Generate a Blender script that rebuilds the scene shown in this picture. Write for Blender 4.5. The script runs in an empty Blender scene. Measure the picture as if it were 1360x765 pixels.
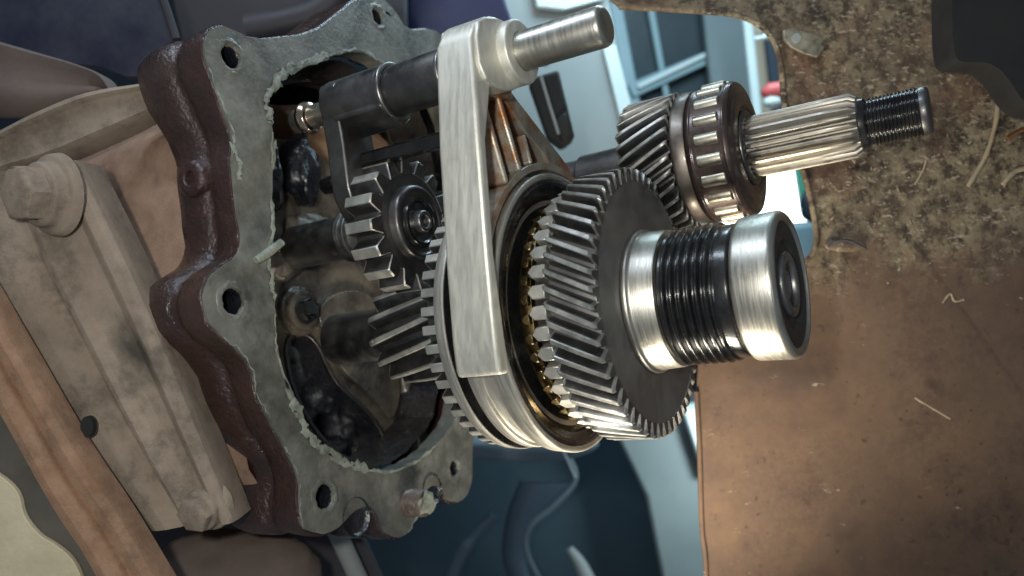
import bpy, bmesh, math, random
from mathutils import Vector, Matrix, noise
from mathutils.geometry import tessellate_polygon

random.seed(7)
PI = math.pi
S = 0.001                      # everything below is written in millimetres
sc = bpy.context.scene
COL = sc.collection

# ------------------------------------------------------------------ camera
cd = bpy.data.cameras.new('camera')
cam = bpy.data.objects.new('camera', cd)
COL.objects.link(cam)
cam.location = (0, 0, 0)
cam.rotation_euler = (PI / 2, 0, 0)
cd.sensor_width = 36
cd.lens = 36 * 1120 / 1360
cd.clip_start = 0.01
cd.clip_end = 20
cd.dof.use_dof = True
cd.dof.focus_distance = 0.325
cd.dof.aperture_fstop = 10
sc.camera = cam

# ------------------------------------------------------------------ world and lamps
w = bpy.data.worlds.new('World')
sc.world = w
w.use_nodes = True
bg = w.node_tree.nodes['Background']
bg.inputs[0].default_value = (0.74, 0.86, 1.0, 1)
bg.inputs[1].default_value = 0.15
sc.view_settings.view_transform = 'Standard'
sc.view_settings.look = 'None'
sc.view_settings.gamma = 1
sc.view_settings.exposure = 0.22


def area(name, loc, target, size, power, color, sy=None):
    l = bpy.data.lights.new(name, 'AREA')
    l.energy = power
    l.color = color
    l.size = size * S
    if sy:
        l.shape = 'RECTANGLE'
        l.size_y = sy * S
    o = bpy.data.objects.new(name, l)
    COL.objects.link(o)
    o.location = Vector(loc) * S
    d = (Vector(target) - Vector(loc)).normalized()
    o.rotation_euler = d.to_track_quat('-Z', 'Y').to_euler()
    return o


area('phone_flash', (-40, 0, 20), (10, 330, 10), 16, 0.62, (1.0, 0.98, 0.91))
gs = area('sill_fill_light', (330, 640, -150), (235, 860, -165), 90, 0.42, (0.8, 0.97, 1.0))  # added lamp hidden behind the panel, brightens the sill edge
gs.data.spread = math.radians(90)
wl = area('work_lamp_below', (55, 330, -200), (78, 380, -30), 60, 0.36, (1.0, 0.90, 0.72))
wl.data.spread = math.radians(105)
area('ceiling_tube', (-180, 200, 420), (0, 380, 60), 300, 0.9, (0.74, 0.86, 1.0), 60)
area('background_fill_light', (150, 640, 480), (60, 1050, -80), 260, 3.4, (0.62, 0.86, 1.0))  # added lamp out of view, brightens the things behind the gearbox

# ------------------------------------------------------------------ gearbox frame
AX = Vector((.84874065, -.51447482, .12229051)).normalized()
G0 = Vector((52.834, 319., -4.922))
VZ = (Vector((0, 0, 1)) - AX.z * AX).normalized()
BY = -AX.cross(VZ)
GM = Matrix.Identity(4)
for i in range(3):
    GM[i][0], GM[i][1], GM[i][2] = AX[i], BY[i], VZ[i]
GM.translation = G0 * S


def gl(x, y, z):                         # gearbox millimetres -> world matrix
    return GM @ Matrix.Translation(Vector((x, y, z)) * S)


def at(px, py, d):                       # a line of sight and a distance -> world mm
    return Vector(((px - 680) / 1120 * d, d, (382.5 - py) / 1120 * d))


# ------------------------------------------------------------------ materials
def mat(name, c1, c2=None, rough=.4, metal=0., scale=60, bump=.15, bscale=500, coat=0.,
        rvar=.12, stretch=(1, 1, 1), c3=None, s3=25, t3=(.55, .65), detail=6, bdist=.0004,
        turned=False):
    m = bpy.data.materials.new(name)
    m.use_nodes = True
    nt = m.node_tree
    N, L = nt.nodes, nt.links
    b = N['Principled BSDF']
    geo = N.new('ShaderNodeTexCoord')
    vec = geo.outputs['Object']
    geo2 = N.new('ShaderNodeNewGeometry')
    if not turned:
        vec = geo2.outputs['Position']
    mp = N.new('ShaderNodeMapping')
    mp.inputs['Scale'].default_value = stretch
    L.new(vec, mp.inputs[0])
    n1 = N.new('ShaderNodeTexNoise')
    n1.inputs['Scale'].default_value = scale
    n1.inputs['Detail'].default_value = detail
    n1.inputs['Roughness'].default_value = .65
    L.new(mp.outputs[0], n1.inputs['Vector'])
    r1 = N.new('ShaderNodeMapRange')
    r1.inputs[1].default_value = .32
    r1.inputs[2].default_value = .68
    L.new(n1.outputs[0], r1.inputs[0])
    mix = N.new('ShaderNodeMix')
    mix.data_type = 'RGBA'
    mix.inputs[6].default_value = (*c1, 1)
    mix.inputs[7].default_value = (*(c2 or c1), 1)
    L.new(r1.outputs[0], mix.inputs[0])
    out = mix.outputs[2]
    rsrc = r1.outputs[0]
    if c3:
        n3 = N.new('ShaderNodeTexNoise')
        n3.inputs['Scale'].default_value = s3
        n3.inputs['Detail'].default_value = 8
        n3.inputs['Roughness'].default_value = .7
        L.new(vec, n3.inputs['Vector'])
        r3 = N.new('ShaderNodeMapRange')
        r3.inputs[1].default_value = t3[0]
        r3.inputs[2].default_value = t3[1]
        L.new(n3.outputs[0], r3.inputs[0])
        mx = N.new('ShaderNodeMix')
        mx.data_type = 'RGBA'
        mx.inputs[7].default_value = (*c3, 1)
        L.new(r3.outputs[0], mx.inputs[0])
        L.new(out, mx.inputs[6])
        out = mx.outputs[2]
    L.new(out, b.inputs['Base Color'])
    rr = N.new('ShaderNodeMapRange')
    rr.inputs[3].default_value = max(.03, rough - rvar)
    rr.inputs[4].default_value = min(1, rough + rvar)
    L.new(rsrc, rr.inputs[0])
    L.new(rr.outputs[0], b.inputs['Roughness'])
    b.inputs['Metallic'].default_value = metal
    if coat:
        b.inputs['Coat Weight'].default_value = coat
        b.inputs['Coat Roughness'].default_value = .12
    if bump:
        n2 = N.new('ShaderNodeTexNoise')
        n2.inputs['Scale'].default_value = bscale
        n2.inputs['Detail'].default_value = 5
        n2.inputs['Roughness'].default_value = .6
        L.new(mp.outputs[0], n2.inputs['Vector'])
        bp = N.new('ShaderNodeBump')
        bp.inputs['Strength'].default_value = bump
        bp.inputs['Distance'].default_value = bdist
        L.new(n2.outputs[0], bp.inputs['Height'])
        L.new(bp.outputs[0], b.inputs['Normal'])
        if coat:
            L.new(bp.outputs[0], b.inputs['Coat Normal'])
    return m


def emis(name, c, s):
    m = bpy.data.materials.new(name)
    m.use_nodes = True
    b = m.node_tree.nodes['Principled BSDF']
    b.inputs['Base Color'].default_value = (*c, 1)
    b.inputs['Emission Color'].default_value = (*c, 1)
    b.inputs['Emission Strength'].default_value = s
    return m


STEEL = mat('oily_dark_steel', (.20, .20, .195), (.32, .31, .29), .42, 1, 90, .08, 900, coat=.15)
STEELD = mat('darker_oily_steel', (.085, .085, .085), (.155, .15, .145), .42, .9, 70, .12, 600, coat=.25)
STEELB = mat('bright_ground_steel', (.50, .49, .44), (.62, .60, .54), .46, .85, 130, .05, 1200)
STEELBR = mat('satin_bearing_steel', (.44, .43, .38), (.54, .52, .46), .40, 1, 260, .22, 420, stretch=(6, .25, .25), rvar=.09, turned=True,
              c3=(.27, .25, .20), s3=75, t3=(.54, .80), bdist=.00025)
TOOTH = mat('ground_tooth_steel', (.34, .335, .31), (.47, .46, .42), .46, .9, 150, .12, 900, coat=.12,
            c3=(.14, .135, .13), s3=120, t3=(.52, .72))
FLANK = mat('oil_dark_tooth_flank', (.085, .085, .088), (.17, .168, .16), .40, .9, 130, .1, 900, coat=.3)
GEARFACE = mat('blackened_gear_face', (.15, .148, .145), (.23, .226, .22), .55, .75, 70, .2, 700, coat=.15)
BLACK = mat('black_oily_steel', (.012, .012, .013), (.030, .030, .030), .26, .5, 120, .12, 900, coat=.6)
BLACKM = mat('black_seal_rubber', (.018, .018, .018), (.035, .035, .033), .5, 0, 120, .1, 900)
ALU = mat('brushed_cast_aluminium', (.60, .59, .52), (.72, .705, .62), .52, .65, 300, .3, 800,
          stretch=(1.6, 1.6, .22), c3=(.42, .40, .34), s3=75, t3=(.58, .85), bdist=.0002)
ALUC = mat('as_cast_aluminium', (.36, .335, .28), (.50, .475, .40), .46, .7, 90, .35, 900, coat=.25,
           c3=(.36, .15, .045), s3=55, t3=(.44, .60))
OILWEB = mat('oil_stained_web', (.40, .11, .028), (.62, .34, .12), .28, .2, 70, .2, 500, coat=.9,
             c3=(.07, .02, .012), s3=60, t3=(.5, .62))
BRASS = mat('oily_brass', (.17, .115, .05), (.30, .22, .10), .32, 1, 120, .08, 800, coat=.3)
BRONZE = mat('brown_oily_cage', (.040, .026, .024), (.085, .060, .050), .36, .55, 110, .15, 700, coat=.5)
RACE = mat('brown_oiled_race', (.12, .10, .085), (.24, .21, .18), .42, .9, 60, .1, 700, coat=.25)
ROLLER = mat('polished_roller', (.46, .42, .33), (.56, .52, .42), .42, 1, 160, .04, 1200, coat=.1)
SPLINE = mat('spline_steel', (.30, .27, .22), (.42, .385, .33), .46, 1, 140, .08, 900, coat=.25)
FLANGE = mat('scraped_mating_face', (.145, .143, .122), (.25, .248, .215), .50, .15, 60, .5, 420, coat=.22,
             c3=(.058, .058, .05), s3=26, t3=(.43, .64), bdist=.0007)
CASE = mat('oil_wet_brown_casting', (.024, .013, .011), (.052, .021, .016), .33, 0, 55, .7, 420, coat=.65,
           c3=(.055, .040, .032), s3=38, t3=(.54, .74), bdist=.0013)
CASEIN = mat('oily_inner_casting', (.105, .088, .067), (.20, .172, .132), .34, .2, 45, .7, 260, coat=.7,
             c3=(.04, .034, .031), s3=28, t3=(.44, .62), bdist=.0012)
CASEDK = mat('shaded_oily_inner_wall', (.022, .019, .020), (.05, .043, .038), .34, .1, 45, .7, 260, coat=.7,
             c3=(.012, .012, .016), s3=28, t3=(.44, .62), bdist=.0012)  # darker copy of the inner casting, cavity shade put into its colour
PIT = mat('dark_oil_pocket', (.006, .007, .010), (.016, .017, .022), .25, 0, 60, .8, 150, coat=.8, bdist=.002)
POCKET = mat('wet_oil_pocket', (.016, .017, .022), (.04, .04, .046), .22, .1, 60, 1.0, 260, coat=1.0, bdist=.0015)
SEAL = mat('old_sealant', (.34, .36, .30), (.15, .16, .13), .65, 0, 160, .8, 600, bdist=.0009, c3=(.08, .085, .07), s3=90, t3=(.5, .7))
DUST = mat('dusty_tan_casting', (.43, .285, .20), (.28, .175, .12), .88, 0, 60, .45, 1100,
           c3=(.17, .10, .07), s3=34, t3=(.47, .74), bdist=.0007)
DUSTG = mat('dusty_grey_bracket', (.34, .27, .205), (.21, .165, .125), .88, 0, 60, .45, 1100,
            c3=(.115, .095, .075), s3=30, t3=(.50, .70), bdist=.0006)
RAIL = mat('dusty_orange_rail', (.38, .235, .145), (.24, .135, .08), .88, 0, 80, .45, 1100,
           c3=(.16, .10, .065), s3=38, t3=(.50, .70), bdist=.0007)
GREYP = mat('grey_dusty_plate', (.12, .112, .092), (.075, .07, .06), .8, 0, 30, .3, 300)
CREAM = mat('cream_caked_mud', (.68, .60, .42), (.52, .45, .30), .9, 0, 40, .4, 300, bdist=.0008)
DARKP = mat('dark_underside_paint', (.024, .022, .028), (.045, .040, .044), .6, 0, 20, .25, 200,
            c3=(.07, .06, .062), s3=14, t3=(.55, .75))
BROWNP = mat('brown_dusty_panel', (.11, .08, .07), (.17, .128, .108), .8, 0, 25, .5, 300)
HOLESHADE = mat('hole_shade_black', (.012, .012, .012), None, .8, 0, 30, 0)  # near-black colour standing in for the shade inside holes
def stain(m, centre, radius, stretch, color):
    nt = m.node_tree
    N, L = nt.nodes, nt.links
    b = N['Principled BSDF']
    src = b.inputs['Base Color'].links[0].from_socket
    g = N.new('ShaderNodeNewGeometry')
    mp = N.new('ShaderNodeMapping')
    mp.vector_type = 'TEXTURE'
    mp.inputs['Location'].default_value = centre
    mp.inputs['Rotation'].default_value = (0, -.45, 0)
    mp.inputs['Scale'].default_value = stretch
    L.new(g.outputs['Position'], mp.inputs[0])
    nz = N.new('ShaderNodeTexNoise')
    nz.inputs['Scale'].default_value = 2.2
    L.new(mp.outputs[0], nz.inputs['Vector'])
    ln = N.new('ShaderNodeVectorMath')
    ln.operation = 'LENGTH'
    L.new(mp.outputs[0], ln.inputs[0])
    ad = N.new('ShaderNodeMath')
    ad.operation = 'ADD'
    L.new(ln.outputs['Value'], ad.inputs[0])
    L.new(nz.outputs[0], ad.inputs[1])
    r = N.new('ShaderNodeMapRange')
    r.inputs[1].default_value = .75
    r.inputs[2].default_value = 1.5
    r.inputs[3].default_value = .85
    r.inputs[4].default_value = 0
    L.new(ad.outputs[0], r.inputs[0])
    mx = N.new('ShaderNodeMix')
    mx.data_type = 'RGBA'
    mx.inputs[7].default_value = (*color, 1)
    L.new(r.outputs[0], mx.inputs[0])
    L.new(src, mx.inputs[6])
    L.new(mx.outputs[2], b.inputs['Base Color'])


_p = at(182, 470, 328) * S
stain(DUSTG, _p, 1, (.011, .02, .019), (.035, .035, .03))
FARGREY = mat('far_grey_paint', (.22, .25, .25), (.27, .30, .29), .6, 0, 8, .0)
FARPALE = mat('far_pale_and_lit_paint', (.50, .60, .60), (.58, .66, .65), .6, 0, 8, .0)
FARBLUE = mat('far_blue_grey_paint', (.010, .028, .042), (.016, .040, .056), .5, 0, 6, .0)
FARDARK = mat('far_navy_dark', (.010, .022, .036), (.016, .03, .045), .6, 0, 6, .0)
FARTEAL = mat('far_teal_frame', (.15, .25, .28), (.21, .31, .33), .5, 0, 8, .0)
FARGLASS = mat('far_dark_glass', (.006, .018, .026), (.010, .025, .033), .6, 0, 6, .0)
FARRED = mat('red_plastic', (.50, .07, .07), (.6, .12, .11), .5, 0, 8, .0)
FARGREEN = mat('green_plastic', (.05, .25, .17), (.07, .3, .2), .5, 0, 8, .0)
FARTAN = mat('far_tan_board', (.42, .36, .27), (.5, .43, .33), .7, 0, 8, .0)
BLUEBLK = mat('dark_navy_paint', (.012, .014, .03), (.03, .032, .05), .5, 0, 30, .3, 200)
RUBBER = mat('black_rubber', (.008, .008, .009), (.014, .014, .014), .75, 0, 40, .15, 500)
STRAW = mat('dry_straw', (.36, .29, .19), (.27, .20, .13), .8, 0, 200, .2, 800)
COPPER = mat('copper_wire', (.50, .22, .10), (.42, .19, .09), .4, .8, 100, .1, 800)
TIN = mat('tarnished_tin', (.38, .36, .28), (.10, .085, .06), .5, .5, 140, .2, 600)
LIT = emis('overexposed_daylight_pane', (.86, 1.0, .98), 3.2)


def panel_mat():
    """rusty mud-caked sheet metal: brown soil with pale flecks above, smoother rust below"""
    m = bpy.data.materials.new('rusty_muddy_sheet')
    m.use_nodes = True
    nt = m.node_tree
    N, L = nt.nodes, nt.links
    b = N['Principled BSDF']
    b.inputs['Roughness'].default_value = .82
    geo = N.new('ShaderNodeNewGeometry')
    sep = N.new('ShaderNodeSeparateXYZ')
    L.new(geo.outputs['Position'], sep.inputs[0])

    def nz(scale, det=8, rough=.65, st=None):
        n = N.new('ShaderNodeTexNoise')
        n.inputs['Scale'].default_value = scale
        n.inputs['Detail'].default_value = det
        n.inputs['Roughness'].default_value = rough
        src = geo.outputs['Position']
        if st:
            mp = N.new('ShaderNodeMapping')
            mp.inputs['Scale'].default_value = st
            mp.inputs['Rotation'].default_value = (0, .5, 0)
            L.new(src, mp.inputs[0])
            src = mp.outputs[0]
        L.new(src, n.inputs['Vector'])
        return n.outputs[0]

    def rng(src, a, c, lo=0., hi=1.):
        r = N.new('ShaderNodeMapRange')
        r.inputs[1].default_value = a
        r.inputs[2].default_value = c
        r.inputs[3].default_value = lo
        r.inputs[4].default_value = hi
        L.new(src, r.inputs[0])
        return r.outputs[0]

    def mixc(f, a, c):
        mx = N.new('ShaderNodeMix')
        mx.data_type = 'RGBA'
        for idx, v in ((6, a), (7, c)):
            if isinstance(v, tuple):
                mx.inputs[idx].default_value = (*v, 1)
            else:
                L.new(v, mx.inputs[idx])
        L.new(f, mx.inputs[0])
        return mx.outputs[2]

    def mul(a, c):
        mm = N.new('ShaderNodeMath')
        mm.operation = 'MULTIPLY'
        L.new(a, mm.inputs[0])
        L.new(c, mm.inputs[1])
        return mm.outputs[0]

    # smooth rusty lower part
    low = mixc(rng(nz(30), .35, .65), (.145, .086, .052), (.080, .050, .036))
    low = mixc(rng(nz(9, 4), .42, .62), low, (.17, .108, .066))
    low = mixc(rng(nz(18, 9, .75), .50, .66), low, (.085, .05, .036))
    low = mixc(rng(nz(220, 3, .5), .64, .74), low, (.07, .042, .03))
    low = mixc(rng(nz(70, 9, .75, (1, 1, 2.4)), .64, .72), low, (.44, .36, .25))
    # caked soil upper part
    up = mixc(rng(nz(130, 10, .74), .43, .56), (.046, .034, .022), (.265, .21, .13))
    up = mixc(rng(nz(24, 6), .42, .62, 0, .6), up, (.075, .052, .037))
    up = mixc(rng(nz(15, 4), .52, .66, 0, .7), up, (.15, .075, .045))
    up = mixc(rng(nz(240, 8, .72, (1, 1, 2.0)), .565, .62), up, (.36, .295, .21))
    add = N.new('ShaderNodeMath')
    add.operation = 'MULTIPLY_ADD'
    L.new(nz(35, 9, .7), add.inputs[0])
    add.inputs[1].default_value = .13
    L.new(sep.outputs[2], add.inputs[2])
    f = rng(add.outputs[0], .062, .092)
    L.new(mixc(f, low, up), b.inputs['Base Color'])
    bp = N.new('ShaderNodeBump')
    bp.inputs['Distance'].default_value = .0016
    L.new(rng(f, 0, 1, .12, .8), bp.inputs['Strength'])
    L.new(nz(170, 9, .68), bp.inputs['Height'])
    L.new(bp.outputs[0], b.inputs['Normal'])
    return m


PANEL = panel_mat()

# ------------------------------------------------------------------ object helpers


def sharpen(bm, deg=32):
    a = math.radians(deg)
    for f in bm.faces:
        f.smooth = True
    for e in bm.edges:
        if len(e.link_faces) == 2:
            try:
                e.smooth = e.calc_face_angle() < a
            except ValueError:
                e.smooth = False


def mesh_from(bm, name, m, deg=32, recalc=True):
    if recalc:
        bmesh.ops.recalc_face_normals(bm, faces=bm.faces)
    sharpen(bm, deg)
    me = bpy.data.meshes.new(name)
    bm.to_mesh(me)
    bm.free()
    for mm in (m if isinstance(m, tuple) else (m,)):
        me.materials.append(mm)
    me.transform(Matrix.Scale(S, 4))
    return me


def thing(name, label, cat, mw=None, group=None, kind=None):
    o = bpy.data.objects.new(name, None)
    COL.objects.link(o)
    o.empty_display_size = .01
    if mw is not None:
        o.matrix_world = mw
    o['label'] = label
    o['category'] = cat
    if group:
        o['group'] = group
    if kind:
        o['kind'] = kind
    return o


def part(name, bm, m, parent, loc=(0, 0, 0), deg=32, bevel=0, segs=2, label=None, recalc=True):
    me = bm if isinstance(bm, bpy.types.Mesh) else mesh_from(bm, name, m, deg, recalc)
    o = bpy.data.objects.new(name, me)
    COL.objects.link(o)
    o.parent = parent
    o.location = Vector(loc) * S
    if label:
        o['label'] = label
    if bevel:
        md = o.modifiers.new('edge', 'BEVEL')
        md.width = bevel * S
        md.segments = segs
        md.limit_method = 'ANGLE'
        md.angle_limit = math.radians(40)
    return o


def single(name, bm, m, label, cat, mw=None, group=None, bevel=0, segs=2, deg=32, kind=None):
    """a thing that is one mesh; a world mesh gets its origin moved to its middle"""
    me = mesh_from(bm, name, m, deg)
    o = bpy.data.objects.new(name, me)
    COL.objects.link(o)
    if mw is None:
        c = sum((v.co for v in me.vertices), Vector()) / len(me.vertices)
        me.transform(Matrix.Translation(-c))
        o.location = c
    else:
        o.matrix_world = mw
    if kind:
        o['kind'] = kind
    if label:
        o['label'] = label
    if cat:
        o['category'] = cat
    if group:
        o['group'] = group
    if bevel:
        md = o.modifiers.new('edge', 'BEVEL')
        md.width = bevel * S
        md.segments = segs
        md.limit_method = 'ANGLE'
        md.angle_limit = math.radians(40)
    return o


def repeat(o, n, start=0., step=None, jitter=0.):
    """copies of a part turned about its parent's x axis"""
    step = step or 2 * PI / n
    o.rotation_euler = (start, 0, 0)
    for k in range(1, n):
        c = o.copy()
        COL.objects.link(c)
        c.parent = o.parent
        c.rotation_euler = (start + k * step + random.uniform(-jitter, jitter), 0, 0)


def chamfer(prof, c=.5):
    if c <= 0:
        return prof
    out = [prof[0]]
    for i in range(1, len(prof) - 1):
        p, a, b = Vector(prof[i]), Vector(prof[i - 1]), Vector(prof[i + 1])
        la, lb = (a - p).length, (b - p).length
        k = min(c, la * .45, lb * .45)
        q1, q2 = p + (a - p).normalized() * k, p + (b - p).normalized() * k
        mid = p * .45 + (q1 + q2) * .275
        out += [tuple(q1), tuple(mid), tuple(q2)]
    out.append(prof[-1])
    return out


def lathe(prof, n=96, c=.5, bm=None, close=False):
    bm = bm or bmesh.new()
    prof = chamfer(prof, c)
    rings = []
    for x, r in prof:
        if r < 1e-4:
            rings.append([bm.verts.new((x, 0, 0))])
        else:
            rings.append([bm.verts.new((x, r * math.cos(2 * PI * k / n), r * math.sin(2 * PI * k / n)))
                          for k in range(n)])
    prs = list(zip(rings, rings[1:]))
    if close:
        prs.append((rings[-1], rings[0]))
    for a, b in prs:
        for k in range(n):
            k2 = (k + 1) % n
            if len(a) == 1 and len(b) == 1:
                continue
            if len(a) == 1:
                bm.faces.new((a[0], b[k], b[k2]))
            elif len(b) == 1:
                bm.faces.new((a[k2], a[k], b[0]))
            else:
                bm.faces.new((a[k], b[k], b[k2], a[k2]))
    return bm


def tooth(x0, x1, rr, rt, wr, wt, twist=0., n=5, ch=.5, tipround=.35):
    """one gear tooth along x at angle 0, its foot sunk below the root circle"""
    bm = bmesh.new()
    xs = [(x0, 1), (x0 + ch, 0)] + [(x0 + ch + (x1 - x0 - 2 * ch) * k / n, 0) for k in range(1, n)] + \
         [(x1 - ch, 0), (x1, 1)]
    rows = []
    for x, e in xs:
        t = twist * (x - x0) / (x1 - x0)
        top = rt - ch * e
        sec = [(rr - .8, wr * 1.15), (rr + .25, wr), ((rr + rt) / 2, (wr * .52 + wt * .48)),
               (top - tipround, wt), (top, max(.2, wt - tipround * 1.6))]
        if e:
            sec = [(r, max(.2, wd - ch * .7)) for r, wd in sec]
        row = [(r, -wd / 2 / r) for r, wd in sec] + [(r, wd / 2 / r) for r, wd in reversed(sec)]
        rows.append([bm.verts.new((x, r * math.cos(a + t), r * math.sin(a + t))) for r, a in row])
    m_ = len(rows[0])
    for a, b in zip(rows, rows[1:]):
        ends = a is rows[0] or b is rows[-1]
        for k in range(m_):
            f = bm.faces.new((a[k], a[(k + 1) % m_], b[(k + 1) % m_], b[k]))
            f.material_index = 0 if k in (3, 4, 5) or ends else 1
    bm.faces.new(rows[0]).material_index = 1
    bm.faces.new(list(reversed(rows[-1]))).material_index = 1
    return bm


def dog(x0, x1, rr, rt, wd, point):
    """blunt dog tooth with a roof-shaped pointed end at x0"""
    bm = bmesh.new()
    rows = []
    for r in (rr - .8, rt):
        h = wd / 2 / r
        pts = [(x1, -h), (x0 + point, -h), (x0, 0), (x0 + point, h), (x1, h)]
        rows.append([bm.verts.new((x, r * math.cos(a), r * math.sin(a))) for x, a in pts])
    a, b = rows
    for k in range(5):
        bm.faces.new((a[k], a[(k + 1) % 5], b[(k + 1) % 5], b[k]))
    bm.faces.new(a)
    bm.faces.new(list(reversed(b)))
    bmesh.ops.bevel(bm, geom=bm.edges[:], offset=.25, segments=1, affect='EDGES')
    return bm


def thread(x0, x1, R, depth, pitch, nth=96, per=8, hand=1, flat=.35):
    bm = bmesh.new()
    nx = int((x1 - x0) / pitch * per)
    rows = []
    for i in range(nx + 1):
        x = x0 + (x1 - x0) * i / nx
        fade = min(1, (x - x0) / (pitch * .6), (x1 - x) / (pitch * .6))
        row = []
        for k in range(nth):
            a = 2 * PI * k / nth
            ph = ((x / pitch) + hand * k / nth) % 1.0
            tri = abs(ph * 2 - 1)
            hgt = min(1, max(0, (tri - .18) / (1 - flat)))
            r = R - depth * (1 - hgt * fade) - (0 if fade > .01 else .1)
            row.append(bm.verts.new((x, r * math.cos(a), r * math.sin(a))))
        rows.append(row)
    for a, b in zip(rows, rows[1:]):
        for k in range(nth):
            k2 = (k + 1) % nth
            bm.faces.new((a[k], b[k], b[k2], a[k2]))
    bm.faces.new(rows[0])
    bm.faces.new(list(reversed(rows[-1])))
    return bm


def smooth_loop(pts, rounds=1):
    for _ in range(rounds):
        q = []
        n = len(pts)
        for i in range(n):
            a, b = pts[i], pts[(i + 1) % n]
            q.append(tuple(a[j] * .75 + b[j] * .25 for j in range(len(a))))
            q.append(tuple(a[j] * .25 + b[j] * .75 for j in range(len(a))))
        pts = q
    return pts


def circle(cy, cz, r, n=28):
    return [(cy + r * math.cos(2 * PI * k / n), cz + r * math.sin(2 * PI * k / n)) for k in range(n)]


def plate(outer, holes, x0, x1, bm=None, to=None):
    """flat plate in the y-z plane between x0 and x1 with real holes; 'to' maps (x,y,z)"""
    bm = bm or bmesh.new()
    to = to or (lambda x, y, z: (x, y, z))
    loops = [outer] + list(holes)
    flat = [Vector((p[0], p[1], 0)) for l in loops for p in l]
    tris = tessellate_polygon([[Vector((p[0], p[1], 0)) for p in l] for l in loops])
    fr = [bm.verts.new(to(x1, p.x, p.y)) for p in flat]
    bk = [bm.verts.new(to(x0, p.x, p.y)) for p in flat]
    for t in tris:
        try:
            bm.faces.new([fr[i] for i in t])
            bm.faces.new([bk[i] for i in reversed(t)])
        except ValueError:
            pass
    o = 0
    for l in loops:
        n = len(l)
        for k in range(n):
            a, b = o + k, o + (k + 1) % n
            bm.faces.new((fr[a], fr[b], bk[b], bk[a]))
        o += n
    return bm


def box(x0, x1, y0, y1, z0, z1, bm=None):
    bm = bm or bmesh.new()
    v = [bm.verts.new((x, y, z)) for x in (x0, x1) for y in (y0, y1) for z in (z0, z1)]
    for f in ((0, 1, 3, 2), (4, 6, 7, 5), (0, 4, 5, 1), (2, 3, 7, 6), (0, 2, 6, 4), (1, 5, 7, 3)):
        bm.faces.new([v[i] for i in f])
    return bm


def tube(pts, rad, n=10, bm=None, jitter=0.):
    """round bar along world or local points; rad is a number or one per point"""
    bm = bm or bmesh.new()
    pts = [Vector(p) for p in pts]
    rows = []
    up = Vector((.31, .17, .93))
    for i, p in enumerate(pts):
        d = (pts[min(i + 1, len(pts) - 1)] - pts[max(i - 1, 0)]).normalized()
        u = d.cross(up).normalized()
        v = d.cross(u)
        r = rad[i] if isinstance(rad, (list, tuple)) else rad
        rows.append([bm.verts.new(p + (u * math.cos(2 * PI * k / n) + v * math.sin(2 * PI * k / n)) *
                                  r * (1 + random.uniform(-jitter, jitter))) for k in range(n)])
    for a, b in zip(rows, rows[1:]):
        for k in range(n):
            bm.faces.new((a[k], a[(k + 1) % n], b[(k + 1) % n], b[k]))
    bm.faces.new(rows[0])
    bm.faces.new(list(reversed(rows[-1])))
    return bm


def bez(pts, n=8):
    """Catmull-Rom through points"""
    P = [Vector(p) for p in pts]
    P = [P[0] * 2 - P[1]] + P + [P[-1] * 2 - P[-2]]
    out = []
    for i in range(1, len(P) - 2):
        for k in range(n):
            t = k / n
            a, b, c, d = P[i - 1], P[i], P[i + 1], P[i + 2]
            out.append(.5 * ((2 * b) + (c - a) * t + (2 * a - 5 * b + 4 * c - d) * t * t +
                             (3 * b - a - 3 * c + d) * t ** 3))
    out.append(P[-2])
    return out


def slab(pix, depth, thick, holes=(), bm=None):
    """a plate standing square to the viewing direction at its own distance.
    depth: a number, or a function of pixel position for a tilted plate"""
    df = depth if callable(depth) else (lambda a, b: depth)

    def to(x, py_, pz_):
        d0 = df(py_, -pz_)
        p = at(py_, -pz_, d0)
        return (p.x, p.y + x, p.z)
    return plate([(a, -b) for a, b in pix], [[(a, -b) for a, b in h] for h in holes], thick, 0, bm, to)


def pcirc(px, py, rx, ry=None, n=24):
    ry = ry or rx
    return [(px + rx * math.cos(2 * PI * k / n), py + ry * math.sin(2 * PI * k / n)) for k in range(n)]


# ================================================================== SETTING
single('wall', slab([(-2600, -1800), (3900, -1800), (3900, 2600), (-2600, 2600)], 1900, 20), FARDARK,
       None, None, kind='structure')

# ================================================================== GEARBOX CASE
OUT = [(-72.3, 128.3), (-64.0, 128.0), (-58.3, 126.7), (-46.6, 129.1), (-18.6, 139.1), (-0.5, 152.8), (14.6, 166.2),
       (32.5, 172.4), (44.5, 167.6), (52.0, 159.5), (76.5, 167.0), (86.8, 164.5), (97.4, 161.9), (113.6, 153.2),
       (113.4, 126.0), (111.4, 80.8), (109.5, 36.4), (101.3, -6.8), (88.9, -39.4), (74.1, -59.9), (71.7, -77.0),
       (67.3, -85.6), (58.3, -89.2), (47.4, -86.8), (45.1, -81.1), (39.0, -76.1), (31.5, -76.5), (29.0, -80.3),
       (24.4, -86.6), (19.3, -89.3), (14.5, -94.2), (5.0, -94.6), (-4.3, -88.5), (-5.7, -80.1), (-12.2, -75.3),
       (-21.6, -75.9), (-29.3, -80.2), (-38.2, -81.8), (-47.9, -78.5), (-51.7, -75.5), (-52.0, -71.2), (-51.1, -59.9),
       (-52.2, -52.3), (-57.9, -41.4), (-64.2, -30.3), (-69.4, -18.4), (-71.0, -8.5), (-76.5, -1.7), (-83.5, 3.4),
       (-88.3, 8.1), (-90.5, 13.6), (-90.4, 20.7), (-86.0, 27.8), (-76.6, 32.7), (-71.3, 37.3), (-70.0, 46.1),
       (-71.8, 53.5), (-71.8, 71.4), (-71.1, 75.1), (-70.4, 84.7), (-76.2, 100.1), (-79.3, 108.8), (-81.4, 116.7),
       (-78.6, 123.2)]
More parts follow.
